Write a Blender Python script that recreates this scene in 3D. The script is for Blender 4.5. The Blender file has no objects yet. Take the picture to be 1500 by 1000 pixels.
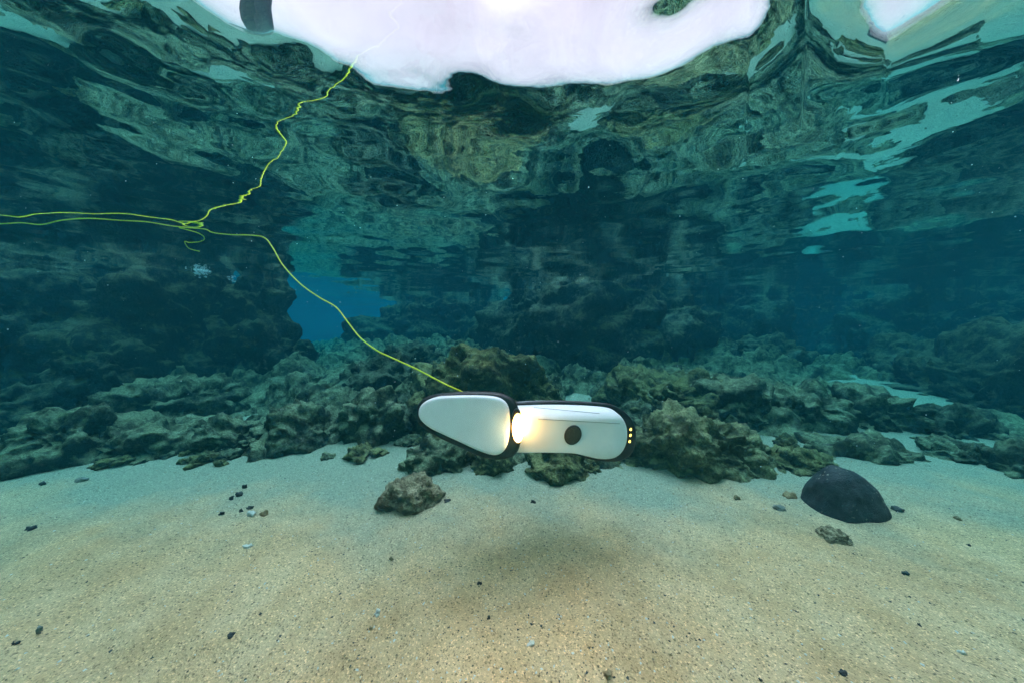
import bpy, bmesh, math, random
import numpy as np
from mathutils import Vector, Matrix

# ------------------------------------------------------------------ scene, camera, sky, sun, exposure
scene = bpy.context.scene
COL = scene.collection
CAM_H, SURF = 0.53, 0.93           # camera above the sand, still water level (metres)
F_PX, PITCH = 440.0, math.atan(22 / 440.0)

cam_data = bpy.data.cameras.new('camera')
cam_data.sensor_width = 36.0
cam_data.lens = F_PX / 1500 * 36
cam_data.clip_start, cam_data.clip_end = 0.01, 500
cam = bpy.data.objects.new('camera', cam_data)
COL.objects.link(cam)
cam.location = (0, 0, CAM_H)
cam.rotation_euler = (math.radians(90) - PITCH, 0, 0)
scene.camera = cam

SUN_EL, SUN_AZ = math.radians(69), math.radians(10)
world = bpy.data.worlds.new('World'); scene.world = world; world.use_nodes = True
wt = world.node_tree; wt.nodes.clear()
def wn(t, **k):
    n = wt.nodes.new(t)
    for a, b in k.items(): setattr(n, a, b)
    return n
w_out, w_bg = wn('ShaderNodeOutputWorld'), wn('ShaderNodeBackground')
w_sky = wn('ShaderNodeTexSky', sky_type='NISHITA', sun_disc=False, sun_elevation=SUN_EL, sun_rotation=SUN_AZ)
w_co, w_no, w_rm = wn('ShaderNodeTexCoord'), wn('ShaderNodeTexNoise'), wn('ShaderNodeValToRGB')
w_no.inputs['Scale'].default_value = 3.6; w_no.inputs['Detail'].default_value = 6
w_rm.color_ramp.elements[0].position = 0.25; w_rm.color_ramp.elements[1].position = 0.75
w_rm.color_ramp.elements[0].color = (6.8, 4.4, 5.5, 1); w_rm.color_ramp.elements[1].color = (11.2, 7.7, 8.9, 1)
w_mx = wn('ShaderNodeMix', data_type='RGBA'); w_mx.inputs[0].default_value = 0.9
wt.links.new(w_co.outputs['Generated'], w_no.inputs['Vector'])
wt.links.new(w_no.outputs['Fac'], w_rm.inputs['Fac'])
wt.links.new(w_sky.outputs['Color'], w_mx.inputs[6]); wt.links.new(w_rm.outputs['Color'], w_mx.inputs[7])
wt.links.new(w_mx.outputs[2], w_bg.inputs['Color']); w_bg.inputs['Strength'].default_value = 0.1
wt.links.new(w_bg.outputs['Background'], w_out.inputs['Surface'])

sun_data = bpy.data.lights.new('sun', 'SUN'); sun_data.energy = 5.0; sun_data.angle = math.radians(58)
sun_data.color = (1.0, 0.545, 0.645)
sun = bpy.data.objects.new('sun', sun_data); COL.objects.link(sun); sun.location = (0, 0, 20)
sd = Vector((math.sin(SUN_AZ) * math.cos(SUN_EL), math.cos(SUN_AZ) * math.cos(SUN_EL), math.sin(SUN_EL)))
sun.rotation_euler = sd.to_track_quat('Z', 'Y').to_euler()

vs = scene.view_settings
vs.view_transform = 'Standard'; vs.look = 'None'; vs.exposure = 0.80; vs.gamma = 1.0; vs.use_curve_mapping = False
cy = scene.cycles
cy.use_denoising = True; cy.max_bounces = 12; cy.diffuse_bounces = 4; cy.glossy_bounces = 5
cy.transmission_bounces = 8; cy.volume_bounces = 2; cy.blur_glossy = 0.0
cy.caustics_refractive = True; cy.caustics_reflective = True; cy.sample_clamp_indirect = 6.0

# ------------------------------------------------------------------ helpers
def ray(px, py):
    v = Vector(((px - 750) / F_PX, 1.0, (500 - py) / F_PX))
    v.rotate(Matrix.Rotation(-PITCH, 3, 'X'))
    return v
def at(px, py, d):
    """point seen at pixel (px, py) whose distance along the ground is d"""
    v = ray(px, py); return Vector((0, 0, CAM_H)) + v * (d / v.y)
def on_sand(px, py):
    v = ray(px, py); return Vector((0, 0, CAM_H)) + v * (CAM_H / -v.z)

M32 = np.uint32
def _hash(ix, iy, iz, s):
    h = (ix.astype(np.int64) * 374761393 + iy.astype(np.int64) * 668265263 + iz.astype(np.int64) * 2147483647 + s * 1274126177) & 0xFFFFFFFF
    h = h.astype(M32); h ^= h >> M32(13); h *= M32(1274126177); h ^= h >> M32(16); h *= M32(2246822519); h ^= h >> M32(15)
    return h
def noise3(p, s=0):
    i = np.floor(p); f = p - i; u = f * f * f * (f * (f * 6 - 15) + 10); i = i.astype(np.int64)
    r = 0
    for dx in (0, 1):
        wx = u[:, 0] if dx else 1 - u[:, 0]
        for dy in (0, 1):
            wy = u[:, 1] if dy else 1 - u[:, 1]
            for dz in (0, 1):
                wz = u[:, 2] if dz else 1 - u[:, 2]
                h = _hash(i[:, 0] + dx, i[:, 1] + dy, i[:, 2] + dz, s)
                gx = (h & M32(1023)).astype(np.float32) / 511.5 - 1
                gy = ((h >> M32(10)) & M32(1023)).astype(np.float32) / 511.5 - 1
                gz = ((h >> M32(20)) & M32(1023)).astype(np.float32) / 511.5 - 1
                r = r + wx * wy * wz * (gx * (f[:, 0] - dx) + gy * (f[:, 1] - dy) + gz * (f[:, 2] - dz))
    return r
def fbm(p, octv=4, s=0, gain=0.5):
    r = 0; a = 1.0
    for k in range(octv):
        r = r + a * noise3(p * (2.03 ** k) + 17.3 * k, s + k); a *= gain
    return r
def worley(p, s=0):
    i = np.floor(p).astype(np.int64); best = np.full(len(p), 9.0)
    for dx in (-1, 0, 1):
        for dy in (-1, 0, 1):
            for dz in (-1, 0, 1):
                c = i + np.array([dx, dy, dz]); h = _hash(c[:, 0], c[:, 1], c[:, 2], s)
                q = c + np.stack([(h & M32(1023)), (h >> M32(10)) & M32(1023), (h >> M32(20)) & M32(1023)], 1) / 1023.0
                best = np.minimum(best, ((p - q) ** 2).sum(1))
    return np.sqrt(best)
def sstep(a, b, x):
    t = np.clip((x - a) / (b - a), 0, 1); return t * t * (3 - 2 * t)

def mesh_np(name, co, faces, smooth=True):
    me = bpy.data.meshes.new(name)
    faces = np.asarray(faces, dtype=np.int32); n = faces.shape[1]
    me.vertices.add(len(co)); me.vertices.foreach_set('co', np.asarray(co, dtype=np.float32).ravel())
    me.loops.add(faces.size); me.loops.foreach_set('vertex_index', faces.ravel())
    me.polygons.add(len(faces)); me.polygons.foreach_set('loop_start', np.arange(0, faces.size, n, dtype=np.int32))
    me.polygons.foreach_set('use_smooth', np.full(len(faces), smooth))
    me.update(calc_edges=True); me.validate()
    return me
def link(name, me, mat=None, parent=None, loc=None):
    o = bpy.data.objects.new(name, me); COL.objects.link(o)
    if mat: me.materials.append(mat)
    if parent: o.parent = parent
    if loc is not None: o.location = loc
    return o
def tag(o, label=None, cat=None, group=None, kind=None):
    if label: o['label'] = label
    if cat: o['category'] = cat
    if group: o['group'] = group
    if kind: o['kind'] = kind
    return o

# ------------------------------------------------------------------ materials
class Mat:
    def __init__(s, name):
        s.m = bpy.data.materials.new(name); s.m.use_nodes = True; s.t = s.m.node_tree; s.t.nodes.clear()
        s.out = s.n('ShaderNodeOutputMaterial')
    def n(s, t, ins=None, **k):
        n = s.t.nodes.new(t)
        for a, b in k.items(): setattr(n, a, b)
        for a, b in (ins or {}).items():
            if hasattr(b, 'node'): s.t.links.new(b, n.inputs[a])
            else: n.inputs[a].default_value = b
        return n
    def noise(s, vec, scale, detail=4, rough=0.55):
        return s.n('ShaderNodeTexNoise', {'Vector': vec, 'Scale': scale, 'Detail': detail, 'Roughness': rough}).outputs['Fac']
    def ramp(s, fac, stops, interp='LINEAR'):
        r = s.n('ShaderNodeValToRGB', {'Fac': fac}); e = r.color_ramp; e.interpolation = interp
        while len(e.elements) < len(stops): e.elements.new(0.5)
        for el, (p, c) in zip(e.elements, stops):
            el.position = p; el.color = (c if hasattr(c, '__len__') else (c, c, c)) + ((1,) if not hasattr(c, '__len__') or len(c) == 3 else ())
        return r.outputs['Color']
    def mix(s, f, a, b, mode='MIX'):
        m = s.n('ShaderNodeMix', data_type='RGBA', blend_type=mode)
        for i, v in ((0, f), (6, a), (7, b)):
            if hasattr(v, 'node'): s.t.links.new(v, m.inputs[i])
            else: m.inputs[i].default_value = v if i == 0 else tuple(v) + (1,)
        return m.outputs[2]
    def math(s, op, a, b=0.0):
        m = s.n('ShaderNodeMath', {0: a, 1: b}, operation=op); return m.outputs[0]
    def bump(s, h, strength, dist, normal=None):
        ins = {'Height': h, 'Strength': strength, 'Distance': dist}
        if normal: ins['Normal'] = normal
        return s.n('ShaderNodeBump', ins).outputs['Normal']
    def principled(s, **ins):
        p = s.n('ShaderNodeBsdfPrincipled', {k.replace('_', ' '): v for k, v in ins.items()})
        s.t.links.new(p.outputs[0], s.out.inputs['Surface']); return s.m
    def pos(s): return s.n('ShaderNodeNewGeometry').outputs['Position']

def rock_material(name, top, side, dark, relief=1.0, dust=1.0, crustcol=(0.30, 0.27, 0.20)):
    M = Mat(name); g = M.n('ShaderNodeNewGeometry'); P = g.outputs['Position']
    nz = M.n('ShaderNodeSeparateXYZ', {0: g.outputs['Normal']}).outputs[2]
    big, mid, fine = M.noise(P, 5, 5), M.noise(P, 28, 5, 0.6), M.noise(P, 150, 4, 0.65)
    turf = M.noise(P, 62, 5, 0.7)
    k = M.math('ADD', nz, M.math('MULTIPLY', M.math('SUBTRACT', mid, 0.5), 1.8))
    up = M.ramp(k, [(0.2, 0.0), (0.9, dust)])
    base = M.mix(M.ramp(big, [(0.35, 0.0), (0.65, 1.0)]), side, dark)
    base = M.mix(M.ramp(turf, [(0.42, 0.0), (0.62, 0.75)]), base, dark)
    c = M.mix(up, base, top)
    c = M.mix(M.ramp(fine, [(0.3, 1.0), (0.7, 0.0)]), c, M.mix(1.0, c, (0.45, 0.45, 0.42), 'MULTIPLY'))
    c = M.mix(1.0, c, (1.42, 1.45, 1.55), 'MULTIPLY')
    c = M.mix(M.ramp(M.noise(P, 8.5, 6, 0.72), [(0.47, 0.0), (0.60, 0.85)]), c, dark)
    crust = M.noise(P, 11, 6, 0.7)
    c = M.mix(M.ramp(crust, [(0.58, 0.0), (0.68, 0.55)]), c, crustcol)
    vp = M.n('ShaderNodeTexVoronoi', {'Vector': M.mix(0.12, P, M.n('ShaderNodeTexNoise', {'Vector': P, 'Scale': 30.0}).outputs['Color']), 'Scale': 34.0}).outputs['Distance']
    vq = M.n('ShaderNodeTexVoronoi', {'Vector': P, 'Scale': 95.0}).outputs['Distance']
    n0 = M.bump(M.ramp(vp, [(0.1, 0.0), (0.5, 1.0)]), 1.0 * relief, 0.02)
    n0 = M.bump(M.ramp(vq, [(0.1, 0.0), (0.55, 1.0)]), 0.9 * relief, 0.008, n0)
    n1 = M.bump(mid, 1.0 * relief, 0.04, n0)
    n2 = M.bump(turf, 1.0 * relief, 0.022, n1)
    n3 = M.bump(fine, 0.9 * relief, 0.007, n2)
    return M.principled(Base_Color=c, Roughness=0.95, Specular_IOR_Level=0.15, Normal=n3)

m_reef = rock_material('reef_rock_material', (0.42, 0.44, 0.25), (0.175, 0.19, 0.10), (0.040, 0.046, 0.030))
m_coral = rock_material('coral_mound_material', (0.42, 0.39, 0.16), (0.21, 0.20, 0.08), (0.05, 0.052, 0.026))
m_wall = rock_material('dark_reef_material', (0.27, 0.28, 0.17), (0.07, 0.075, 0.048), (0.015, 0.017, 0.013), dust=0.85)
m_pale = rock_material('pale_mound_material', (0.52, 0.49, 0.24), (0.33, 0.31, 0.14), (0.10, 0.10, 0.05))
m_brown = rock_material('brown_stone_material', (0.58, 0.44, 0.26), (0.44, 0.33, 0.19), (0.18, 0.13, 0.075), 0.8)

def sand_material():
    M = Mat('sand_material'); P = M.pos()
    big, mid = M.noise(P, 2.4, 4), M.noise(P, 13, 4)
    v = M.n('ShaderNodeTexVoronoi', {'Vector': P, 'Scale': 420.0}); v2 = M.n('ShaderNodeTexVoronoi', {'Vector': P, 'Scale': 210.0})
    rnd = M.n('ShaderNodeSeparateColor', {0: v.outputs['Color']}).outputs[0]
    rnd2 = M.n('ShaderNodeSeparateColor', {0: v2.outputs['Color']}).outputs[1]
    c = M.mix(M.ramp(big, [(0.35, 0.0), (0.65, 1.0)]), (0.75, 0.475, 0.255), (0.64, 0.375, 0.19))
    c = M.mix(M.ramp(mid, [(0.35, 0.0), (0.7, 0.6)]), c, (0.74, 0.53, 0.32))
    c = M.mix(M.ramp(M.noise(P, 7, 6, 0.65), [(0.45, 0.0), (0.7, 0.8)]), c, (0.53, 0.32, 0.155))
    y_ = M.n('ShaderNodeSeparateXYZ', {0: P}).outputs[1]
    painted_fade = M.ramp(M.math('ADD', y_, M.math('MULTIPLY', M.math('SUBTRACT', M.noise(P, 3.5, 5), 0.5), 0.9)), [(0.66, 0.0), (1.0, 1.0)])  # warm-to-teal fading of light through water, painted into the sand colour by distance
    c = M.mix(painted_fade, c, (0.37, 0.385, 0.28))
    grain = M.ramp(rnd, [(0.0, 0.35), (0.06, 0.62), (0.16, 0.86), (0.8, 1.0), (0.93, 1.2), (1.0, 1.5)])
    c = M.mix(1.0, c, grain, 'MULTIPLY')
    dark = M.ramp(rnd2, [(0.0, 1.0), (0.035, 1.0), (0.05, 0.0)])
    dark = M.mix(1.0, dark, M.ramp(v2.outputs['Distance'], [(0.25, 1.0), (0.45, 0.0)]), 'MULTIPLY')
    c = M.mix(dark, c, (0.12, 0.09, 0.055))
    n = M.bump(M.noise(P, 45, 4), 0.5, 0.012)
    n = M.bump(M.noise(P, 260, 3, 0.7), 0.7, 0.004, n)
    n = M.bump(v.outputs['Distance'], 0.5, 0.0025, n)
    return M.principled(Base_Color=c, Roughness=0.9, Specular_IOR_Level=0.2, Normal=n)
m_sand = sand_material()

def plain(name, col, rough=0.5, var=0.25, scale=40, bump=0.0, spec=0.4, metal=0.0):
    M = Mat(name); P = M.n('ShaderNodeTexCoord').outputs['Object']; n = M.noise(P, scale, 4)
    c = M.mix(M.ramp(n, [(0.3, 0.0), (0.7, 1.0)]), tuple(x * (1 - var) for x in col), tuple(min(1, x * (1 + var)) for x in col))
    ins = dict(Base_Color=c, Roughness=rough, Specular_IOR_Level=spec, Metallic=metal)
    if bump: ins['Normal'] = M.bump(n, bump, 0.004)
    return M.principled(**ins)
def emitter(name, col, s):
    M = Mat(name); e = M.n('ShaderNodeEmission', {'Color': col + (1,), 'Strength': s})
    M.t.links.new(e.outputs[0], M.out.inputs['Surface']); return M.m

# ------------------------------------------------------------------ sea bed
def sand_height(x, y):
    p = np.stack([x, y, np.zeros_like(x)], 1)
    z = 0.030 * noise3(p * 1.7, 3) + 0.024 * noise3(p * 4.2 + 5, 4) + 0.010 * noise3(p * np.array([8., 13., 1.]), 5) + 0.0035 * noise3(p * 27, 6)
    px = 750 + F_PX * x / np.maximum(y, 0.2)
    z -= 0.9 * np.exp(-((px - 445) / 90.0) ** 2) * sstep(1.9, 2.8, y)
    z *= 1 - 0.6 * sstep(0.8, 1.1, y) * (1 - sstep(1.5, 1.9, y))
    z += 0.10 * sstep(1.5, 3.0, y) + 0.05 * sstep(1.35, 2.0, y) * sstep(1080, 1250, px)
    return z
def polar_grid(r0, r1, nr, az):
    r = np.geomspace(r0, r1, nr); A, R = np.meshgrid(az, r)
    if r0 < 0.1: R[0] = 0.0004
    x, y = (R * np.sin(A)).ravel(), (R * np.cos(A)).ravel()
    n = len(az); i, j = np.meshgrid(np.arange(nr - 1), np.arange(n - 1), indexing='ij'); a = (i * n + j).ravel()
    return x, y, np.stack([a, a + 1, a + n + 1, a + n], 1)
rad = np.radians
az_sand = np.concatenate([np.linspace(-180, -72, 60, endpoint=False), np.linspace(-72, 72, 620, endpoint=False), np.linspace(72, 180, 61)])
x, y, fc = polar_grid(0.04, 60, 330, rad(az_sand))
z = sand_height(x, y); far = np.hypot(x, y); z -= 1.2 * sstep(5, 12, far)
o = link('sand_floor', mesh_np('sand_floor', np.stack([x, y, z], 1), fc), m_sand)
tag(o, 'pale coarse sand floor under shallow water', kind='structure')

def edge_y(px):      # where the reef begins, as a forward distance, from the picture's sand line
    xs = [-400, 0, 150, 300, 420, 560, 640, 720, 860, 1000, 1110, 1200, 1340, 1420, 1500, 1900]
    ys = [1.18, 1.12, 1.10, 1.15, 1.18, 1.22, 1.22, 1.13, 1.10, 1.06, 1.12, 1.40, 1.48, 1.46, 1.42, 1.3]
    return np.interp(px, xs, ys)
def reef_height(x, y):
    px = 750 + F_PX * x / np.maximum(y, 0.2)
    p = np.stack([x, y, np.zeros_like(x)], 1)
    t = y - edge_y(px)
    ramp = 0.15 * sstep(-0.1, 0.8, t) + 0.2 * sstep(0.5, 2.2, t) - 0.05 - 0.10 * sstep(-0.05, 0.35, noise3(p * 1.5 + 2.2, 23)) * sstep(0.05, 0.4, t)
    gap = 0.40 * np.exp(-((px - 440) / 65.0) ** 2) * sstep(2.4, 3.3, y) + np.exp(-((px - 1205) / 60.0) ** 2) * sstep(2.8, 3.4, y)
    ramp = ramp - 0.55 * gap
    q = p + 0.10 * np.stack([noise3(p * 3, 21), noise3(p * 3 + 9, 22), 0 * x], 1)
    w = worley(q * 4.2, 11); w2 = worley(q * 10.5 + 3, 12); w3 = worley(q * 24.0 + 1, 13)
    lump = 0.22 * (0.58 - w) + 0.10 * fbm(p * 2.1, 3, 31) + 0.085 * (0.5 - w2) + 0.026 * (0.5 - w3)
    rough = 0.03 * np.abs(noise3(p * 17, 41)) + 0.02 * (0.5 - worley(q * 42.0, 14)) + 0.014 * noise3(p * 41, 42) + 0.006 * noise3(p * 90, 43)
    z = ramp + (lump + rough) * sstep(-0.2, 0.12, t)
    z -= 1.1 * sstep(8.5, 12.0, np.hypot(x, y))
    return np.minimum(z, SURF - 0.08 + 0.1 * z)
az_reef = np.concatenate([np.linspace(-115, -64, 60, endpoint=False), np.linspace(-64, 64, 820, endpoint=False), np.linspace(64, 115, 61)])
x, y, fc = polar_grid(0.75, 14, 420, rad(az_reef))
z = reef_height(x, y)
# sideways push so that lumps overhang a little
p = np.stack([x, y, z], 1); s_ = sstep(1.0, 1.4, np.hypot(x, y))[:, None]
p[:, :2] += s_ * 0.05 * np.stack([fbm(p * 9, 2, 51), fbm(p * 9 + 4, 2, 52)], 1)
keep = p[fc][:, :, 2].max(1) > -0.08
o = link('reef_floor', mesh_np('reef_floor', p, fc[keep]), m_reef)
tag(o, 'knobbly olive reef floor rising behind the sand', kind='structure')

# ------------------------------------------------------------------ reef boulders
ICO = {}
def ico(sub):
    if sub not in ICO:
        bm = bmesh.new(); bmesh.ops.create_icosphere(bm, subdivisions=sub, radius=1.0)
        co = np.array([v.co[:] for v in bm.verts], dtype=np.float64); f = np.array([[v.index for v in q.verts] for q in bm.faces]); bm.free()
        ICO[sub] = (co, f)
    return ICO[sub]
def rock_points(sub, half, seed, knob=0.09, lump=0.3, pit=0.6, box=0.25, gnarl=1.0):
    """points of a knobbly rock: an ellipsoid of half sizes `half`, lumps, rounded knobs, pits, fine grain"""
    co, f = ico(sub); rng = np.random.RandomState(seed); off = rng.rand(3) * 50
    sq = np.sign(co) * np.abs(co) ** (1 - box); sq /= np.linalg.norm(sq, axis=1)[:, None] ** 0.6
    h = np.array(half); p = sq * h; n = co / h; n /= np.linalg.norm(n, axis=1)[:, None]
    m = float(h.min())
    q = p + off
    w = q + 0.25 * knob * np.stack([noise3(q / knob, seed + 1), noise3(q / knob + 7, seed + 2), noise3(q / knob + 13, seed + 3)], 1) * 2
    d = lump * m * fbm(q / (1.1 * m), 3, seed + 5) * 2.0
    d += knob * 0.7 * (0.55 - worley(w / (knob * 1.9), seed + 6)) * 1.4 * min(1.0, gnarl * 3)
    d += knob * 0.42 * (0.5 - worley(w / (knob * 0.8), seed + 7)) * gnarl
    d += knob * 0.45 * fbm(q / (knob * 0.6), 4, seed + 8, 0.6) * gnarl
    d += knob * 0.24 * (0.5 - worley(w / (knob * 0.36) + 9, seed + 12)) * gnarl
    d -= knob * 0.45 * gnarl * np.clip(1 - 3.0 * np.abs(noise3(w / (knob * 2.6) + 3, seed + 10)), 0, 1) ** 2
    ph = worley(w / (knob * 1.5) + 31, seed + 9); d -= pit * knob * 1.0 * (1 - sstep(0.12, 0.40, ph))
    p = p + n * d[:, None]
    p[:, :2] += 0.35 * knob * np.stack([noise3(q / (knob * 1.6), seed + 15), noise3(q / (knob * 1.6) + 5, seed + 16)], 1)
    return p, f
def boulder(name, label, x0, x1, top, base, d, mat, seed, knob=0.09, depth=0.8, cat='rock', sink=0.35, lean=0.0, group='reef rocks', **kw):
    """rock seen from x0 to x1 (pixels), from `top` down to `base`, its middle d metres away"""
    cx = 0.5 * (x0 + x1); c = at(cx, 0.5 * (top + base), d)
    hw = 0.5 * (x1 - x0) / F_PX * d; zt = at(cx, top, d).z; zb = at(cx, base, d).z
    hz = 0.5 * (zt - zb) * (1 + sink); cz = zt - hz
    rp = 0.5 * (x1 - x0) * 1024 / 1500
    sub = 6 if rp > 62 else (5 if rp > 20 else 4)
    p, f = rock_points(sub, (hw * 0.93, max(hw, hz) * depth, hz * 0.95), seed, knob, **kw)
    if lean: p[:, 0] += lean * (p[:, 2])
    p[:, 2] += cz - zb
    lim = SURF + 0.012 - zb; p[:, 2] = np.where(p[:, 2] > lim, lim + 0.06 * (p[:, 2] - lim), p[:, 2])
    keep = (p[f][:, :, 2].max(1) > -0.12)
    f = f[keep]; used = np.unique(f); remap = np.full(len(p), -1); remap[used] = np.arange(len(used))
    o = link(name, mesh_np(name, p[used], remap[f]), mat, loc=(c.x, d, zb))
    return tag(o, label, cat, group)

B = boulder
# left side, near
B('reef_rock', 'knobbly pyramid shaped rock at the left sand edge, nearest the picture edge', 28, 172, 592, 698, 1.20, m_reef, 101, 0.055)
B('reef_rock', 'long low pitted rock right of the pyramid rock on the left', 150, 300, 606, 690, 1.30, m_reef, 102, 0.06)
B('reef_rock', 'rounded olive rock in the middle of the left rubble belt', 285, 395, 604, 680, 1.34, m_reef, 103, 0.055)
B('reef_rock', 'broad lumpy rock at the front of the rubble under the yellow cable', 375, 520, 588, 676, 1.40, m_reef, 104, 0.065)
B('reef_rock', 'dark hollowed rock left of the robot nose', 495, 612, 566, 664, 1.48, m_reef, 105, 0.06)
B('flat_rock', 'small flat sand covered stone before the left rubble', 375, 440, 683, 704, 1.13, m_reef, 106, 0.03, group='low stones at the sand edge')
B('flat_rock', 'small round stone at the sand edge below the hollowed rock', 300, 345, 664, 682, 1.22, m_reef, 107, 0.03, group='low stones at the sand edge')
# left dark wall
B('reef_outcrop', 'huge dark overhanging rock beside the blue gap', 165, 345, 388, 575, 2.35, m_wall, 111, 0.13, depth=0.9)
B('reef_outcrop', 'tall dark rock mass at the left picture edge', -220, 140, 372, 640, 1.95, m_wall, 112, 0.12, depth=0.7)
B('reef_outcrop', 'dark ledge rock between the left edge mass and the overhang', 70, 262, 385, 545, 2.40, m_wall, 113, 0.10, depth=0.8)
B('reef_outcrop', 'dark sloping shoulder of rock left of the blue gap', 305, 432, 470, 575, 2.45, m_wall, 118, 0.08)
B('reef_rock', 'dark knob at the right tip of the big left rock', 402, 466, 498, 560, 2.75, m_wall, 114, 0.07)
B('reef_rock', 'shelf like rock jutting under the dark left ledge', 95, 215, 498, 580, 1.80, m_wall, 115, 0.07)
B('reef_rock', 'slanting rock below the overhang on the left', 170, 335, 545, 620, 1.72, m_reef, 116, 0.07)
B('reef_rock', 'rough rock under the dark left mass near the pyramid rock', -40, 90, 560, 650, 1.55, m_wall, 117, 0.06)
# centre
B('coral_mound', 'yellow olive pitted coral mound right behind the robot', 588, 842, 507, 640, 1.75, m_coral, 121, 0.06, depth=0.7, pit=0.9, cat='coral')
B('reef_rock', 'dark low rock left of the coral mound under the blue gap', 508, 622, 520, 600, 2.2, m_wall, 122, 0.08)
B('reef_rock', 'far small rock on the skyline left of the coral mound', 560, 648, 500, 560, 2.7, m_wall, 123, 0.08)
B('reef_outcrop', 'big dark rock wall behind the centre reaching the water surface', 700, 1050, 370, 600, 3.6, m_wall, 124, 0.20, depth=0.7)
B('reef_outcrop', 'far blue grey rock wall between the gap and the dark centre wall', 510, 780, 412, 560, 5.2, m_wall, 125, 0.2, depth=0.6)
B('reef_rock', 'small knobbly rock under the robot nose', 588, 694, 640, 706, 1.16, m_reef, 126, 0.04, group='low stones at the sand edge')
B('reef_rock', 'brown rounded rock under the robot lamp', 686, 752, 650, 708, 1.12, m_coral, 127, 0.04, group='low stones at the sand edge')
B('reef_rock', 'lumpy brown rock under the robot body', 764, 888, 645, 712, 1.12, m_coral, 128, 0.045, group='low stones at the sand edge')
B('reef_rock', 'flat rubble rock beneath the robot tail', 850, 950, 640, 694, 1.22, m_coral, 129, 0.045)
# centre right
B('coral_mound', 'broad olive mound behind the robot tail', 872, 1086, 536, 640, 1.85, m_coral, 131, 0.06, cat='coral', depth=0.75)
B('coral_mound', 'pale yellow green mound at the sand edge right of the robot', 905, 1112, 598, 712, 1.20, m_pale, 132, 0.042, depth=0.75, cat='coral', pit=0.8)
B('reef_rock', 'dark rounded rock above the pale yellow green mound', 1010, 1130, 548, 640, 1.65, m_reef, 133, 0.065)
B('reef_rock', 'far dark hump left of the right hand gap', 1045, 1172, 488, 560, 3.0, m_wall, 134, 0.10)
B('reef_rock', 'green rock in the middle of the right hand slope', 1105, 1235, 560, 650, 1.65, m_reef, 135, 0.06)
B('reef_rock', 'low rock at the sand edge left of the smooth black stone', 1108, 1215, 655, 704, 1.15, m_coral, 136, 0.04)
B('flat_rock', 'flat sandy rock slab behind the smooth black stone', 1172, 1352, 640, 698, 1.24, m_reef, 137, 0.045, depth=0.6)
B('reef_rock', 'green rock above the flat slab behind the black stone', 1222, 1345, 566, 650, 1.62, m_reef, 138, 0.06)
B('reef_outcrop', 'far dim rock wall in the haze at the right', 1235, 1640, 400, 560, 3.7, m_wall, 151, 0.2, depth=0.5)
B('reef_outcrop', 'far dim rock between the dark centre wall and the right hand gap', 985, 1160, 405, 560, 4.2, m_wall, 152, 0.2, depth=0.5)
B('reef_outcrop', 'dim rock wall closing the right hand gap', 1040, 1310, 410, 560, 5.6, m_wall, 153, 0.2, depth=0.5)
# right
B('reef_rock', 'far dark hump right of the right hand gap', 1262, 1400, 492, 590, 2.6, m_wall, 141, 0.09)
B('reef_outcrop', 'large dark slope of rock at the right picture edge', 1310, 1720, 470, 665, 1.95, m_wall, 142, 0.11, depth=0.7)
B('reef_rock', 'round dark green rock on the sand near the right edge', 1358, 1462, 640, 704, 1.20, m_reef, 143, 0.045)
B('reef_rock', 'rounded rock cut by the right picture edge', 1438, 1560, 652, 722, 1.08, m_reef, 144, 0.045)
B('reef_rock', 'low dark rock on the foot of the right slope', 1330, 1450, 596, 660, 1.50, m_wall, 145, 0.055)

# ------------------------------------------------------------------ loose stones on the sand
def loose(name, label, px, py, w, h, mat, seed, knob=0.02, depth=0.8, sub=5, cat='stone', group='loose stones on the sand', lump=0.25, shape=None, rz=0.0, sinkf=0.8, **kw):
    c = on_sand(px, py); k = c.y / F_PX; hw, hz = 0.5 * w * k, sinkf * h * k
    p, f = rock_points(sub, (hw, hw * depth, hz), seed, knob, lump=lump, **kw)
    if shape: p = shape(p, hw, hz)
    p[:, 2] += h * k - hz
    gz = float(sand_height(np.array([c.x]), np.array([c.y + 0.5 * hw]))[0])
    o = link(name, mesh_np(name, p, f), mat, loc=(c.x, c.y + hw * depth * 0.6, gz)); o.rotation_euler.z = rz
    return tag(o, label, cat, group)
M = Mat('basalt_material'); P = M.pos(); vb = M.n('ShaderNodeTexVoronoi', {'Vector': P, 'Scale': 260.0})
nzb = M.n('ShaderNodeSeparateXYZ', {0: M.n('ShaderNodeNewGeometry').outputs['Normal']}).outputs[2]
cb = M.mix(M.ramp(M.noise(P, 45, 5, 0.65), [(0.35, 0.0), (0.7, 1.0)]), (0.018, 0.019, 0.023), (0.05, 0.05, 0.056))
sp = M.mix(1.0, M.ramp(M.n('ShaderNodeSeparateColor', {0: vb.outputs['Color']}).outputs[0], [(0.0, 1.0), (0.05, 1.0), (0.06, 0.0)]), M.ramp(M.noise(P, 14, 3), [(0.5, 0.0), (0.62, 1.0)]), 'MULTIPLY')
cb = M.mix(sp, cb, (0.30, 0.28, 0.22))
nbm = M.bump(M.noise(P, 90, 5, 0.7), 0.8, 0.004, M.bump(M.ramp(vb.outputs['Distance'], [(0.1, 0.0), (0.5, 1.0)]), 0.5, 0.002))
m_basalt = M.principled(Base_Color=cb, Roughness=0.7, Specular_IOR_Level=0.35, Normal=nbm)
def basalt_shape(p, hw, hz):
    t = p[:, 0] / hw
    u = t + 0.25; p[:, 2] *= 1.0 - 0.36 * (np.sqrt(u * u + 0.12) - 0.35) * np.where(u > 0, 1.0, 0.6)
    return p
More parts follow.
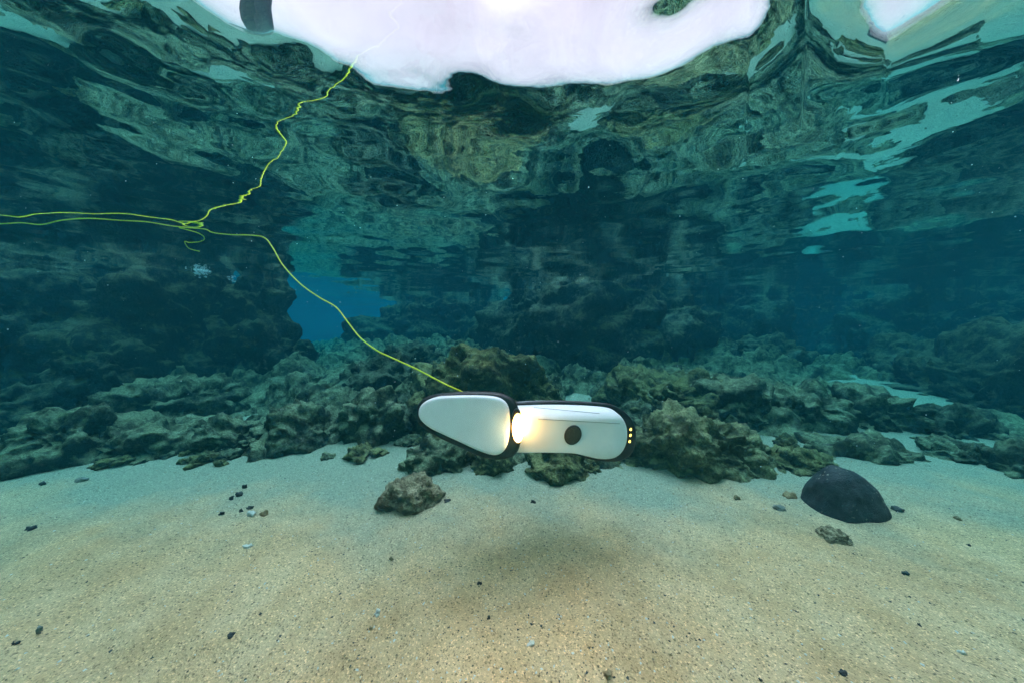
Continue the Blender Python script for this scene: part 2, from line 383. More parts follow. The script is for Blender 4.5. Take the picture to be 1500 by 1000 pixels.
loose('black_stone', 'large smooth blue black stone half sunk in the sand', 1262, 753, 112, 60, m_basalt, 201, 0.03, 0.7, 6, lump=0.07, pit=0.0, gnarl=0.015, box=0.12, shape=basalt_shape, sinkf=1.15)
loose('brown_stone', 'craggy brown stone alone on the sand left of the robot', 596, 740, 96, 35, m_brown, 202, 0.03, 0.75, 6, lump=0.3, pit=0.5, gnarl=0.6)
loose('tan_stone', 'small tan stone half buried in front of the black stone', 1233, 796, 42, 15, m_brown, 203, 0.006, 0.8, sinkf=1.3)
m_dark = plain('dark_pebble_material', (0.028, 0.027, 0.027), 0.6, 0.4, 200, 0.3)
m_tan = plain('tan_pebble_material', (0.30, 0.20, 0.10), 0.8, 0.35, 160, 0.3)
m_shell = plain('shell_material', (0.60, 0.56, 0.50), 0.5, 0.12, 120, 0.2)
m_grey = plain('grey_pebble_material', (0.22, 0.21, 0.18), 0.8, 0.3, 160, 0.3)
G = 'pebbles on the sand'
def peb(label, px, py, w, h, mat, seed, cat='pebble', name='pebble', rz=0.0):
    loose(name, label, px, py, w * 0.78, h * 0.8, mat, seed, 0.006, 0.75, 3, cat=cat, group=G, lump=0.45, pit=0.2, rz=rz)
peb('dark pebble topmost of the cluster left of the brown stone', 356, 719, 8, 7, m_dark, 301)
peb('long dark pebble with a pale spot in the left cluster', 348, 731, 13, 7, m_dark, 302)
peb('dark pebble touching the long dark pebble on its left', 338, 736, 8, 6, m_dark, 303)
peb('dark pebble leaning on the white shell from above', 365, 749, 11, 6, m_dark, 304)
peb('dark pebble just left of the white shell', 353, 755, 7, 7, m_dark, 305)
peb('dark pebble lowest and leftmost of the left cluster', 324, 762, 9, 7, m_dark, 306)
peb('tan pebble just right of the white shell', 385, 756, 14, 8, m_tan, 307)
peb('white broken shell among dark pebbles on the left', 367, 760, 14, 8, m_shell, 308, 'shell', 'shell')
peb('grey white shell left of centre in the middle of the sand', 361, 803, 14, 6, m_shell, 309, 'shell', 'shell')
peb('white oval shell in the lower middle sand', 551, 893, 14, 8, m_shell, 310, 'shell', 'shell')
peb('flat white shell fragment near the bottom centre', 778, 948, 18, 5, m_shell, 311, 'shell', 'shell')
peb('round brown pebble in the centre left sand', 573, 812, 8, 7, m_tan, 312)
peb('black pebble on the sand right under the robot', 781, 737, 10, 7, m_dark, 313)
peb('dark chip lying near the left sand edge', 60, 714, 12, 5, m_dark, 314)
peb('slim dark pebble on the left of the sand', 43, 779, 18, 6, m_dark, 315, rz=-0.3)
peb('grey pebble at the far left sand edge', 117, 708, 16, 7, m_grey, 316)
peb('dark flat pebble in the lower left corner', 18, 955, 16, 6, m_dark, 317)
peb('slanted grey chip in the lower left sand', 56, 936, 10, 14, m_grey, 318)
peb('thin dark chip in the lower left centre', 335, 932, 13, 4, m_dark, 319)
peb('pale flat stone on the sand left of the black stone', 1144, 751, 22, 9, m_grey, 320)
peb('long tan stone beside the black stone', 1162, 727, 26, 9, m_tan, 321)
peb('tan pebble near the low rock left of the black stone', 1081, 732, 13, 6, m_tan, 322)
peb('black splinter under the right end of the black stone', 1290, 754, 36, 9, m_dark, 323, rz=0.3)
peb('dark chip right of the black splinter', 1320, 750, 20, 7, m_dark, 324)
peb('brown pebble at the right edge of the sand', 1407, 763, 11, 6, m_tan, 325)
peb('dark pebble in the right of the sand', 1422, 797, 9, 5, m_dark, 326)
peb('dark pebble pair member right of the lower centre', 1327, 843, 9, 6, m_dark, 327)
peb('brown pebble low at the bottom centre', 890, 996, 18, 10, m_tan, 328)
peb('dark brown pebble at the bottom right centre', 1237, 990, 16, 8, m_dark, 329)
peb('black pebble at the bottom edge right of centre', 1117, 995, 8, 5, m_dark, 330)
peb('dark pebble in the lower right sand', 1348, 917, 7, 5, m_dark, 331)
peb('black pebble left of the robot shadow', 703, 849, 8, 6, m_dark, 332)
peb('black pebble in the lower middle sand', 716, 905, 9, 6, m_dark, 333)
peb('brown pebble in the lower middle near the white oval shell', 543, 914, 8, 6, m_tan, 334)
peb('dark pebble pair by the brown stone', 655, 733, 11, 4, m_dark, 335)
peb('pale shell chip right of the bottom centre', 1413, 960, 10, 6, m_shell, 336, 'shell', 'shell')

def gravel(name, label, mat, n, size, seed, region=(0.36, 1.25)):
    rng = np.random.RandomState(seed); r = region[0] + (region[1] - region[0]) * rng.rand(n) ** 1.1; a = rng.uniform(-62, 62, n)
    x, y = r * np.tan(np.radians(a)), r
    z = sand_height(x, y); s = size * (0.45 + 1.1 * rng.rand(n) ** 2.2)
    octa = np.array([[1, 0, 0], [-1, 0, 0], [0, 1, 0], [0, -1, 0], [0, 0, 1], [0, 0, -1]], float)
    of = np.array([[0, 2, 4], [2, 1, 4], [1, 3, 4], [3, 0, 4], [2, 0, 5], [1, 2, 5], [3, 1, 5], [0, 3, 5]])
    sh = octa[None] * (0.55 + 0.9 * rng.rand(n, 6, 1)); sh += 0.25 * rng.randn(n, 6, 3); sh[:, :, 2] *= 0.6
    ang = rng.rand(n) * 6.28; c_, s_ = np.cos(ang)[:, None], np.sin(ang)[:, None]
    X = sh[:, :, 0] * c_ - sh[:, :, 1] * s_; Y = sh[:, :, 0] * s_ + sh[:, :, 1] * c_
    P = np.stack([X, Y, sh[:, :, 2]], 2) * s[:, None, None] + np.stack([x, y, z + 0.15 * s], 1)[:, None]
    F = (of[None] + 6 * np.arange(n)[:, None, None]).reshape(-1, 3)
    o = link(name, mesh_np(name, P.reshape(-1, 3), F, False), mat)
    tag(o, label, kind='stuff')
gravel('dark_gravel', 'scattered dark grit on the sand', m_dark, 1500, 0.0016, 1)
gravel('pale_gravel', 'scattered pale shell grit on the sand', m_shell, 2400, 0.0016, 2)
gravel('tan_gravel', 'scattered tan coarse grains on the sand', m_tan, 5200, 0.0016, 3)

# ------------------------------------------------------------------ water surface and the water's haze
def water_height(x, y):
    p = np.stack([x, y, np.zeros_like(x)], 1); r = np.hypot(x, y)
    z = 0.020 * noise3(p * np.array([0.55, 0.8, 1]) + 3.3, 61)
    far = 1 / (1 + (r / 2.5) ** 2)
    z += 0.0120 * noise3(p * np.array([1.9, 2.6, 1]) + 1.7, 62) * (0.35 + 0.65 * far)
    z += far * (0.0072 * noise3(p * np.array([5.0, 5.6, 1]), 63) + 0.0026 * noise3(p * np.array([10.0, 10.5, 1]) + 4, 67))
    calm = 0.25 + 0.75 * sstep(0.25, -0.35, x)
    z += 0.0011 * noise3(p * np.array([13, 17, 1]), 64) * calm * far + 0.00025 * noise3(p * np.array([28, 42, 1]), 66) * calm * far
    az = np.degrees(np.arctan2(x, y))
    s = np.interp(az, [-75, -55, -44, -38, 0, 20, 30, 37, 40, 43, 46, 50, 56, 61, 70], [0, -.06, -.11, -.085, -.045, -.06, -.085, -.09, -.03, .04, -.09, -.22, -.15, -.0, 0])
    r0 = np.interp(az, [-60, 20, 38, 46, 60], [.52, .51, .55, .62, .66]); u = (r - r0) / 0.15
    z += s * (r - r0) * np.exp(-u * u)
    return SURF + z
az_w = np.concatenate([np.linspace(-180, -72, 60, endpoint=False), np.linspace(-72, 72, 560, endpoint=False), np.linspace(72, 180, 61)])
x, y, fc = polar_grid(0.03, 70, 430, rad(az_w))
z = water_height(x, y)
M = Mat('water_surface_material'); P = M.pos()
nb = M.bump(M.noise(P, 22, 2), 0.02, 0.01)
g = M.n('ShaderNodeBsdfGlass', {'Color': (1, 1, 1, 1), 'Roughness': 0.0, 'IOR': 1.32, 'Normal': nb}).outputs[0]
M.t.links.new(g, M.out.inputs['Surface'])
o = link('water_surface', mesh_np('water_surface', np.stack([x, y, z], 1), fc), M.m)
tag(o, 'rippled underside of the water surface mirroring the reef', kind='structure')

M = Mat('water_haze_material')
pv = M.n('ShaderNodeVolumePrincipled', {'Color': (0.08, 0.72, 1.0, 1), 'Density': 0.034, 'Anisotropy': 0.2})
ab = M.n('ShaderNodeVolumeAbsorption', {'Color': (0.0, 0.865, 0.885, 1), 'Density': 0.60})
ad = M.n('ShaderNodeAddShader', {0: pv.outputs[0], 1: ab.outputs[0]})
M.t.links.new(ad.outputs[0], M.out.inputs['Volume'])
bm = bmesh.new(); bmesh.ops.create_cube(bm, size=1.0)
for v in bm.verts: v.co = Vector((v.co.x * 100, v.co.y * 100, -3.0 if v.co.z < 0 else SURF + 0.035))
me = bpy.data.meshes.new('haze'); bm.to_mesh(me); bm.free()
tag(link('haze', me, M.m), 'blue green haze of the sea water', kind='stuff')

# ------------------------------------------------------------------ the underwater robot
RD = 0.72                                   # distance of the robot
K = RD / F_PX
ctr = at(770, 625, RD)
robot = bpy.data.objects.new('underwater_robot', None); COL.objects.link(robot); robot.location = ctr
tag(robot, 'white and black underwater robot with a bright warm lamp hovering over the sand', 'robot')
def rl(px, py, dy=0.0):
    q = at(px, py, RD + dy) - ctr; return np.array([q.x, dy, q.z])
def pushed(P, dy):
    f = (1 + dy / (RD + P[:, 1])); cz = ctr.z - CAM_H
    return np.c_[(P[:, 0] + ctr.x) * f - ctr.x, P[:, 1] + dy, (P[:, 2] + cz) * f - cz]
def outline_fn(pts):
    a = np.array([rl(u, v)[[0, 2]] for u, v in pts]); return lambda x: np.interp(x, a[:, 0], a[:, 1])
def smooth_poly(pts, dy=0.0, n=120):
    """closed Catmull-Rom curve through pixel points, as robot-local x, z"""
    a = np.array([rl(u, v, dy)[[0, 2]] for u, v in pts]); m = len(a); out = []
    for i in range(m):
        p0, p1, p2, p3 = a[i - 1], a[i], a[(i + 1) % m], a[(i + 2) % m]
        for t in np.linspace(0, 1, 8, endpoint=False):
            out.append(0.5 * ((2 * p1) + (-p0 + p2) * t + (2 * p0 - 5 * p1 + 4 * p2 - p3) * t * t + (-p0 + 3 * p1 - 3 * p2 + p3) * t ** 3))
    out = np.array(out); L = np.r_[0, np.cumsum(np.linalg.norm(np.diff(np.r_[out, out[:1]], axis=0), axis=1))]
    s = np.linspace(0, L[-1], n, endpoint=False); o2 = np.r_[out, out[:1]]
    return np.stack([np.interp(s, L, o2[:, 0]), np.interp(s, L, o2[:, 1])], 1)
def inset(poly, d):
    c = poly.mean(0); t = np.roll(poly, -1, 0) - np.roll(poly, 1, 0); nrm = np.stack([t[:, 1], -t[:, 0]], 1)
    nrm /= np.linalg.norm(nrm, axis=1)[:, None] + 1e-9
    if ((nrm * (poly - c)).sum(1)).mean() < 0: nrm = -nrm
    return poly - nrm * d
def loft(name, rings, mat, parent, cap_front=True, cap_back=True, bulge=None):
    """rings: list of (N,3) closed rings from front to back; caps filled by shrinking rings to the middle"""
    n = len(rings[0]); R = list(rings)
    if cap_front:
        f = R[0]; c = f.mean(0); pre = []
        for t in (0.03, 0.25, 0.5, 0.75, 0.92):
            q = c + (f - c) * t; pre.append(q)
        R = pre + R
    if cap_back:
        f = R[-1]; c = f.mean(0)
        for t in (0.7, 0.4, 0.05): R.append(c + (f - c) * t)
    P = np.concatenate(R)
    if bulge: P = bulge(P)
    faces = []
    for i in range(len(R) - 1):
        for j in range(n):
            k = (j + 1) % n; faces.append((i * n + j, i * n + k, (i + 1) * n + k, (i + 1) * n + j))
    bm = bmesh.new(); vs_ = [bm.verts.new(q) for q in P]
    for q in faces: bm.faces.new([vs_[i] for i in q])
    bm.faces.new(vs_[:n][::-1])
    if cap_back: bm.faces.new(vs_[-n:])
    bmesh.ops.recalc_face_normals(bm, faces=bm.faces)
    for q in bm.faces: q.smooth = True
    me = bpy.data.meshes.new(name); bm.to_mesh(me); bm.free()
    return link(name, me, mat, parent)
def ring(poly, y): return np.stack([poly[:, 0], np.full(len(poly), y) if np.isscalar(y) else y, poly[:, 1]], 1)

m_white = plain('white_shell_material', (0.84, 0.84, 0.87), 0.38, 0.045, 22, 0.0, 0.5)
m_black = plain('black_rubber_material', (0.012, 0.012, 0.014), 0.45, 0.3, 200, 0.05)
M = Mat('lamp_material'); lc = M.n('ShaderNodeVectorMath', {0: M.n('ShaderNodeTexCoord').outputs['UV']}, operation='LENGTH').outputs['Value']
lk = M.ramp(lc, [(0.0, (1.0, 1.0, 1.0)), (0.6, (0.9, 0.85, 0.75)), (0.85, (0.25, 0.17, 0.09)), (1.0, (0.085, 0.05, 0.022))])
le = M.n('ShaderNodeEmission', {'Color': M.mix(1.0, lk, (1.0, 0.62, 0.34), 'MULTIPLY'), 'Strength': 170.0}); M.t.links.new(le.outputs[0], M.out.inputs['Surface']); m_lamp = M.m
m_led = emitter('led_material', (1.0, 0.45, 0.08), 4)
m_lens = plain('sensor_material', (0.055, 0.045, 0.030), 0.5, 0.5, 300, 0.4)

nose_w = [(613, 606), (616, 594), (626, 586), (642, 581), (665, 579.5), (695, 579), (722, 580.5), (736, 585), (744, 594), (747, 608), (747, 628), (744, 648), (738, 660), (728, 665.5), (716, 664.5), (698, 658), (672, 646), (648, 635), (630, 626), (618, 616)]
nose_b = [(611, 605), (613, 592), (623, 581.5), (641, 576), (665, 573.5), (696, 572.5), (724, 573.5), (741, 577.5), (754, 586), (761, 602), (764, 616), (763, 640), (760, 657), (752, 667), (738, 671), (722, 671.5), (699, 665.5), (670, 652), (645, 640.5), (627, 630), (614, 618.5)]
pw, pb = smooth_poly(nose_w, -0.084), smooth_poly(nose_b, -0.068)
# left head: black body behind, white face plate in front
def tilt_head(P): return pushed(P, 0.20 * (P[:, 2] + 0.01) * np.clip((0.0 - P[:, 1]) / 0.06, 0, 1))
loft('head_body', [ring(inset(pb, 0.006), -0.078), ring(inset(pb, 0.002), -0.075), ring(pb, -0.068), ring(inset(pb, 0.002), -0.058), ring(inset(pb, 0.010), -0.03), ring(inset(pb, 0.021), 0.005), ring(inset(pb, 0.030), 0.02)], m_black, robot, bulge=tilt_head)
loft('face_plate', [ring(inset(pw, 0.0035), -0.0885), ring(inset(pw, 0.001), -0.0865), ring(pw, -0.083), ring(pw, -0.0765)], m_white, robot, cap_back=True, bulge=tilt_head)

body_b = [(742, 596), (770, 588), (820, 586), (868, 588), (895, 591.5), (913, 601), (925, 613), (931, 628), (931, 645), (927, 660), (917, 670), (903, 675), (882, 675), (858, 670.5), (838, 664.5), (800, 661), (765, 660), (742, 656)]
body_w = [(738, 600), (752, 594), (790, 591.5), (830, 591.5), (868, 594), (892, 598), (906, 606), (914, 617), (917, 630), (916, 645), (911, 657), (902, 666), (890, 669.5), (874, 669), (856, 665), (838, 661.5), (800, 660.5), (752, 660), (738, 650)]
bw, bb = smooth_poly(body_w, -0.035), smooth_poly(body_b, 0.004)
zs = rl(800, 614, -.04)[2]; zt = rl(800, 591, -.03)[2]; xr = rl(917, 630, -.035)[0]
def body_curve(P):
    """the shell bends back above the seam and towards its ends"""
    t = np.clip((P[:, 2] - zs) / (zt - zs), 0, 1.3); b = np.clip((rl(800, 648)[2] - P[:, 2]) / 0.035, 0, 1)
    e = np.clip((P[:, 0] - (xr - 0.035)) / 0.035, 0, 1)
    return pushed(P, 0.12 * (P[:, 2] + 0.02) + 0.026 * t ** 1.6 + 0.008 * b ** 2 + 0.012 * e ** 2)
def dense_panel(name, poly, y, thick, mat, parent):
    c = poly.mean(0); R = [ring(c + (inset(poly, 0.002) - c) * t, y) for t in np.linspace(0.02, 0.97, 26)]
    R += [ring(inset(poly, 0.002), y), ring(inset(poly, 0.0006), y + 0.0015), ring(poly, y + 0.004), ring(poly, y + thick)]
    return loft(name, R, mat, parent, cap_front=False, cap_back=True, bulge=body_curve)
loft('hull', [ring(inset(bb, 0.005), -0.002), ring(inset(bb, 0.0015), 0.0), ring(bb, 0.004), ring(inset(bb, 0.003), 0.014), ring(inset(bb, 0.012), 0.04), ring(inset(bb, 0.024), 0.07), ring(inset(bb, 0.034), 0.08)], m_black, robot)
shell = dense_panel('side_panel', bw, -0.045, 0.045, m_white, robot)
# seam: a thin dark groove strip following the bend of the shell
def strip(name, pts, w, mat, parent, lift):
    V, Fc = [], []
    for u, v in pts:
        for s in (-1, 1):
            q = rl(u, v, -0.045)[None]; q[0, 2] += s * w; q = body_curve(q)[0]; q[1] -= lift; V.append(q)
    for i in range(len(pts) - 1): Fc.append((2 * i, 2 * i + 1, 2 * i + 3, 2 * i + 2))
    V2 = [v + np.array([0, lift * 1.5, 0]) for v in V]; n = len(V)
    F2 = [tuple(n + k for k in f[::-1]) for f in Fc] + [(2 * i, 2 * i + 2, n + 2 * i + 2, n + 2 * i) for i in range(len(pts) - 1)] + [(2 * i + 3, 2 * i + 1, n + 2 * i + 1, n + 2 * i + 3) for i in range(len(pts) - 1)]
    return link(name, mesh_np(name, np.array(V + V2), np.array(Fc + F2), False), mat, parent)
m_seam = plain('seam_material', (0.16, 0.17, 0.19), 0.6, 0.1, 100)
strip('seam', [(788 + i * 6, 613 + i * 0.34) for i in range(21)], 0.0005, m_seam, shell, 0.0006)
strip('seam', [(782 + i * 6, 596 + i * 0.55) for i in range(17)], 0.0004, m_seam, shell, 0.0006)
def disc(name, px, py, rx, rz_, tilt, y, thick, mat, parent, n=40, dome=0.0):
    c = rl(px, py, y); a = np.linspace(0, 2 * math.pi, n, endpoint=False)
    e = np.stack([rx * np.cos(a), rz_ * np.sin(a)], 1); ct, st = math.cos(tilt), math.sin(tilt)
    e = np.stack([e[:, 0] * ct - e[:, 1] * st, e[:, 0] * st + e[:, 1] * ct], 1) * K
    R = [np.stack([c[0] + e[:, 0] * s, np.full(n, c[1] - dome * (1 - s * s)), c[2] + e[:, 1] * s], 1) for s in (0.05, 0.4, 0.7, 0.9, 1.0)]
    R.append(np.stack([c[0] + e[:, 0] * 1.03, np.full(n, c[1] + 0.001), c[2] + e[:, 1] * 1.03], 1)); R.append(R[-1] + np.array([0, thick, 0]))
    return loft(name, R, mat, parent, cap_front=False)
ybase = -0.045
sensor = disc('sensor_ring', 839.5, 637, 11.2, 13.8, -0.45, ybase - 0.002, 0.004, m_black, robot)
disc('sensor_glass', 839.5, 637, 9.6, 12.2, -0.45, ybase - 0.0026, 0.002, m_lens, sensor, dome=0.001)
disc('screw', 833.5, 656.4, 0.8, 0.8, 0, ybase + 0.0015, 0.004, m_black, shell, 12)
# lamp on the black edge between head and body
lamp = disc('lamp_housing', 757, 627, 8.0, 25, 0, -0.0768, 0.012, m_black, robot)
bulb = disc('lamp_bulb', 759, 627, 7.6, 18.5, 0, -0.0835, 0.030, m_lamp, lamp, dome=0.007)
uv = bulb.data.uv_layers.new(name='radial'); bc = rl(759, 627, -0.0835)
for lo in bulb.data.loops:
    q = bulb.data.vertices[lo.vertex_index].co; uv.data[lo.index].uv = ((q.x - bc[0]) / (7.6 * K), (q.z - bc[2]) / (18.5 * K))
beam = bpy.data.lights.new('lamp_beam', 'SPOT'); beam.energy = 0.7; beam.color = (1.0, 0.50, 0.22); beam.spot_size = math.radians(150); beam.spot_blend = 1.0; beam.shadow_soft_size = 0.012
bo = bpy.data.objects.new('lamp_beam', beam); COL.objects.link(bo); bo.parent = robot; bo.location = rl(758, 627, -0.095)
bo.rotation_euler = Vector((0.05, 1.0, 0.2)).to_track_quat('Z', 'Y').to_euler()
for i, (u, v) in enumerate(((924, 628.3), (923.6, 637), (922.5, 646))):
    disc('status_light', u, v, 1.5, 2.2, -0.2, -0.0025, 0.004, m_led, robot, 16, dome=0.002)
disc('cable_gland', 684, 579, 5, 4, 0, -0.05, 0.02, m_black, robot, 16)

# ------------------------------------------------------------------ tether
def tube(name, pts, r, mat, parent=None, sides=8, sub=6):
    a = [Vector(p) for p in pts]; out = []
    for i in range(len(a) - 1):
        p0, p1, p2, p3 = a[max(i - 1, 0)], a[i], a[i + 1], a[min(i + 2, len(a) - 1)]
        for k in range(sub):
            t = k / sub
            out.append(0.5 * ((2 * p1) + (-p0 + p2) * t + (2 * p0 - 5 * p1 + 4 * p2 - p3) * t * t + (-p0 + 3 * p1 - 3 * p2 + p3) * t ** 3))
    out.append(a[-1]); V, Fc = [], []; up = Vector((0.13, 0.3, 0.95))
    for i, p in enumerate(out):
        t = (out[min(i + 1, len(out) - 1)] - out[max(i - 1, 0)]).normalized()
        u = t.cross(up).normalized(); w = u.cross(t)
        for k in range(sides):
            g = 2 * math.pi * k / sides; V.append(p + (u * math.cos(g) + w * math.sin(g)) * r)
    for i in range(len(out) - 1):
        for k in range(sides):
            k2 = (k + 1) % sides; Fc.append((i * sides + k, i * sides + k2, (i + 1) * sides + k2, (i + 1) * sides + k))
    return link(name, mesh_np(name, np.array([v[:] for v in V]), np.array(Fc)), mat, parent)
m_cable = plain('cable_material', (0.75, 0.80, 0.03), 0.45, 0.15, 120)
route = [(687, 580, .69), (676, 573, .70), (650, 561, .75), (612, 541, .78), (575, 524, .82), (552, 513, .85), (527, 494, .88), (508, 470, .91), (492, 450, .94), (468, 436, .97), (440, 416, 1.0), (414, 388, 1.04), (400, 364, 1.07), (388, 349, 1.10), (370, 345, 1.12), (338, 344, 1.15), (312, 341, 1.17), (300, 336, 1.19)]
pts = [at(*q) for q in route]
top = SURF - 0.007
def surf_at(px, py, dz=0.0):
    v = ray(px, py); q = Vector((0, 0, CAM_H)) + v * ((SURF - CAM_H) / v.z)
    q.z = float(water_height(np.array([q.x]), np.array([q.y]))[0]) - 0.008 - dz
    return q
pts += [surf_at(*q) for q in ((275, 332), (250, 327, .004), (215, 322, .002), (175, 318, .005), (130, 317, .001), (90, 318, .006), (60, 322, .012), (30, 322, .003), (0, 321, .008), (-60, 322, .003), (-140, 324, .006))]
cable = tube('tether_cable', pts, 0.0019, m_cable)
tag(cable, 'yellow green tether cable running from the robot up to the surface at left', 'cable')
lp = [surf_at(262, 330, .004), surf_at(290, 336, .012), surf_at(299, 341, .02), surf_at(294, 345, .026), surf_at(278, 346, .03), surf_at(270, 343, .034), surf_at(276, 351, .04), surf_at(292, 354, .045)]
tube('cable_loop', lp, 0.0018, m_cable, cable)

# ------------------------------------------------------------------ ledge out of the water and the person on it
led = Vector((-2.10, 2.52, SURF))
p, f = rock_points(5, (0.22, 0.28, 0.62), 411, 0.10, lump=0.2)
p[:, 2] = np.minimum(p[:, 2], 0.56 + 0.02 * p[:, 2])
o = link('shore_ledge', mesh_np('shore_ledge', p, f), m_wall, loc=(led.x, led.y, SURF - 0.56))
tag(o, 'dark rock ledge just above the water under the standing person', 'rock', 'reef rocks')

m_suit = plain('dark_clothing_material', (0.016, 0.014, 0.05), 0.8, 0.3, 30, 0.2)
m_skin = plain('skin_material', (0.45, 0.28, 0.20), 0.6, 0.1, 30)
m_hair = plain('hair_material', (0.03, 0.02, 0.015), 0.7, 0.3, 80, 0.4)
def skin_mesh(name, verts, edges, mat, parent, root=0, sub=2):
    me = bpy.data.meshes.new(name); me.from_pydata([v[:3] for v in verts], edges, [])
    o = bpy.data.objects.new(name, me); COL.objects.link(o)
    sk = o.modifiers.new('skin', 'SKIN')
    for i, v in enumerate(verts):
        me.skin_vertices[0].data[i].radius = (v[3], v[4] if len(v) > 4 else v[3]); me.skin_vertices[0].data[i].use_root = (i == root)
    sb = o.modifiers.new('sub', 'SUBSURF'); sb.levels = sb.render_levels = sub
    bpy.context.view_layer.update()
    dg = bpy.context.evaluated_depsgraph_get(); nm = bpy.data.meshes.new_from_object(o.evaluated_get(dg))
    o.modifiers.clear(); o.data = nm; nm.materials.clear(); nm.materials.append(mat)
    for q in nm.polygons: q.use_smooth = True
    if parent: o.parent = parent
    return o
def build_person(loc, rz):
    # standing, arms forward and bent, holding the cable
    V = [(0, 0, .95, .15, .115), (0, 0, 1.12, .135, .10), (0, .01, 1.32, .165, .115), (0, .0, 1.44, .12, .09), (0, 0, 1.51, .055), (0, -.015, 1.57, .055)]
    E = [(0, 1), (1, 2), (2, 3), (3, 4), (4, 5)]
    for sx in (-1, 1):
        b = len(V)
        V += [(sx * .10, 0, .87, .095), (sx * .115, -.015, .50, .062), (sx * .12, .02, .12, .042), (sx * .125, .01, .05, .042), (sx * .14, -.13, .03, .034, .045)]
        E += [(0, b), (b, b + 1), (b + 1, b + 2), (b + 2, b + 3), (b + 3, b + 4)]
        b = len(V)
        V += [(sx * .19, .0, 1.41, .058), (sx * .25, .03, 1.13, .044), (sx * .13, -.23, 1.10, .032), (sx * .105, -.285, 1.105, .026, .036)]
        E += [(3, b), (b, b + 1), (b + 1, b + 2), (b + 2, b + 3)]
    root = bpy.data.objects.new('person', None); COL.objects.link(root); root.location = loc; root.rotation_euler.z = rz
    skin_mesh('body', V, E, m_suit, root)
    # hands with five fingers, closed round the cable
    for sx in (-1, 1):
        hv, he = [(sx * .105, -.285, 1.105, .022), (sx * .09, -.335, 1.11, .018, .034)], [(0, 1)]
        for k in range(4):
            b = len(hv); zz = 1.14 - .022 * k; L = (1.0, 1.1, 1.03, .85)[k]
            hv += [(sx * .085, -.36, zz, .010), (sx * .07, -.36 - .03 * L, zz, .009), (sx * .045, -.365 - .025 * L, zz, .0085), (sx * .04, -.362, zz, .008)]
            he += [(1, b), (b, b + 1), (b + 1, b + 2), (b + 2, b + 3)]
        b = len(hv)
        hv += [(sx * .085, -.315, 1.145, .011), (sx * .06, -.345, 1.155, .010), (sx * .045, -.372, 1.15, .009)]; he += [(1, b), (b, b + 1), (b + 1, b + 2)]
        skin_mesh('hand', hv, he, m_skin, root, 0, 1)
    co, f = ico(4); h = co * np.array([.077, .098, .118])
    h[:, 2] -= 0.02 * np.exp(-((co[:, 1] + .8) / .4) ** 2) * (co[:, 2] < 0)
    h[:, 0] *= 1 - 0.22 * np.clip(-co[:, 2], 0, 1)
    nose = np.exp(-((co[:, 0] / .16) ** 2 + ((co[:, 2] + .12) / .22) ** 2)) * (co[:, 1] < -.5); h[:, 1] -= .022 * nose
    for sx in (-1, 1):
        eye = np.exp(-(((co[:, 0] - sx * .36) / .16) ** 2 + ((co[:, 2] - .06) / .12) ** 2)) * (co[:, 1] < 0); h[:, 1] += .012 * eye
        ear = np.exp(-(((co[:, 1] - .08) / .14) ** 2 + ((co[:, 2] + .02) / .22) ** 2)) * (sx * co[:, 0] > .6); h[:, 0] += sx * .02 * ear
    mouth = np.exp(-((co[:, 0] / .28) ** 2 + ((co[:, 2] + .5) / .05) ** 2)) * (co[:, 1] < 0); h[:, 1] += .008 * mouth
    h[:, 2] += 1.655; h[:, 1] -= .02
    head = link('head', mesh_np('head', h, f), m_skin, root)
    keep = ((co[f].mean(1)[:, 2] > .42) | ((co[f].mean(1)[:, 1] > .15) & (co[f].mean(1)[:, 2] > -.45)))
    hc = co * np.array([.086, .107, .127]) * (1 + .03 * noise3(co * 9, 77))[:, None]; hc[:, 2] += 1.658; hc[:, 1] -= .018
    link('hair', mesh_np('hair', hc, f[keep]), m_hair, head)
    return root
person = build_person((led.x, led.y, SURF + 0.015), math.radians(-35))
tag(person, 'person in dark clothes standing above the water, seen blurred through the surface', 'person')

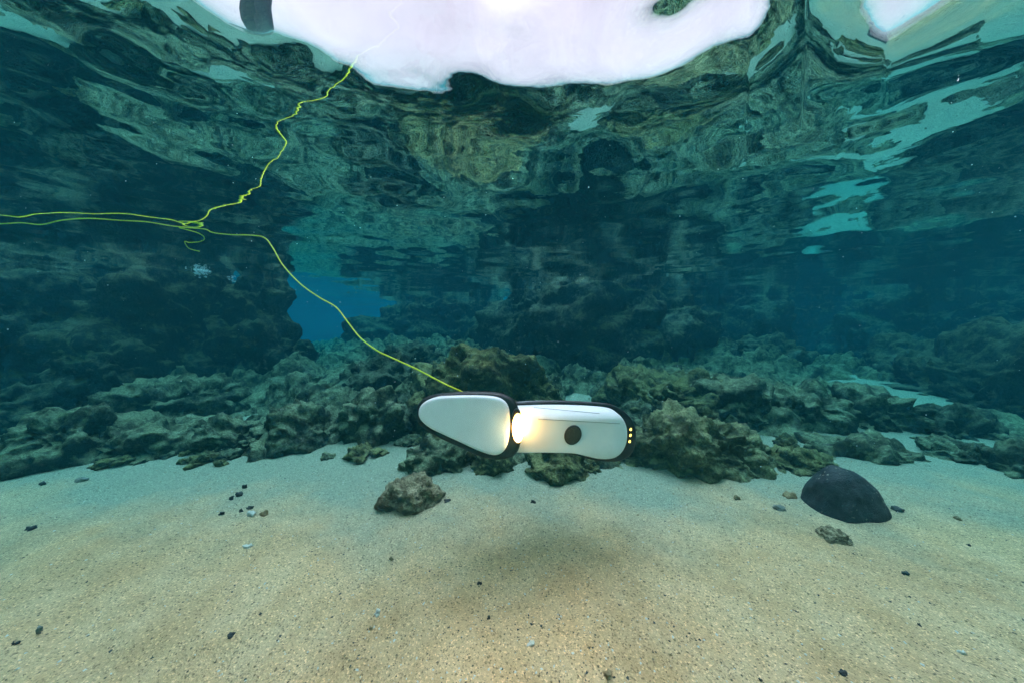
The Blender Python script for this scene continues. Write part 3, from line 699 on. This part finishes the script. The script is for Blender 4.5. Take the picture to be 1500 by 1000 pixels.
# ------------------------------------------------------------------ rubble, foam, drifting specks
rng = np.random.RandomState(5)
RM = []
for k in range(7):
    p, f = rock_points(4 if k < 5 else 3, (1.0, 0.85, 0.6), 500 + 20 * k, 0.5, lump=0.35)
    for mt in (m_reef, m_coral):
        me = mesh_np('rubble_stone', p, f); me.materials.append(mt); RM.append(me)
n = 0
while n < 130:
    px = rng.uniform(-20, 1520); e = float(edge_y(px)); y = e + abs(rng.randn()) * 0.22 - 0.03; sz = 0.014 + 0.045 * rng.rand() ** 2
    if px > 1130: y = rng.uniform(1.12, 2.0)
    xx = (px - 750) / F_PX * y
    A = np.array([xx]), np.array([y]); g = max(float(sand_height(*A)[0]), float(reef_height(*A)[0]))
    o = bpy.data.objects.new('rubble_stone', RM[rng.randint(len(RM))]); COL.objects.link(o)
    o.location = (xx, y, g + 0.1 * sz); o.scale = (sz * rng.uniform(.8, 1.4), sz, sz * rng.uniform(.7, 1.1)); o.rotation_euler = (rng.uniform(-.3, .3), rng.uniform(-.3, .3), rng.rand() * 6.28)
    tag(o, 'small knobbly stone in the rubble along the foot of the reef', 'stone', 'rubble stones at the reef foot'); n += 1
m_foam = plain('foam_material', (0.85, 0.86, 0.9), 0.3, 0.05, 60)
def specks(name, label, centres, sizes, mat):
    co, f = ico(1); P = np.concatenate([c + co * s for c, s in zip(centres, sizes)]); F = np.concatenate([f + len(co) * i for i in range(len(sizes))])
    tag(link(name, mesh_np(name, P, F), mat), label, kind='stuff')
def foam(px, py, n, spread, name, label):
    v = ray(px, py); c = Vector((0, 0, CAM_H)) + v * ((SURF - CAM_H - 0.012) / v.z); cs = np.array(c[:]) + rng.randn(n, 3) * np.array(spread)
    cs[:, 2] = np.minimum(cs[:, 2], SURF - 0.006); specks(name, label, cs, 0.002 + 0.006 * rng.rand(n) ** 2, m_foam)
foam(294, 398, 90, (0.018, 0.03, 0.016), 'foam', 'white foam bubbles at the waterline above the left rock')
foam(335, 411, 30, (0.03, 0.04, 0.006), 'foam', 'thin foam trail beside the white foam at left')
foam(1040, 443, 30, (0.04, 0.05, 0.008), 'foam', 'faint foam at the waterline right of the dark centre wall')
cs = np.array([at(rng.uniform(560, 1000), rng.uniform(500, 640), rng.uniform(.45, 1.0))[:] for _ in range(70)] + [at(rng.uniform(0, 1500), rng.uniform(100, 700), rng.uniform(.5, 1.6))[:] for _ in range(420)])
specks('drifting_specks', 'tiny pale particles drifting in the water', cs, 0.0004 + 0.0007 * rng.rand(len(cs)) ** 2, m_foam)
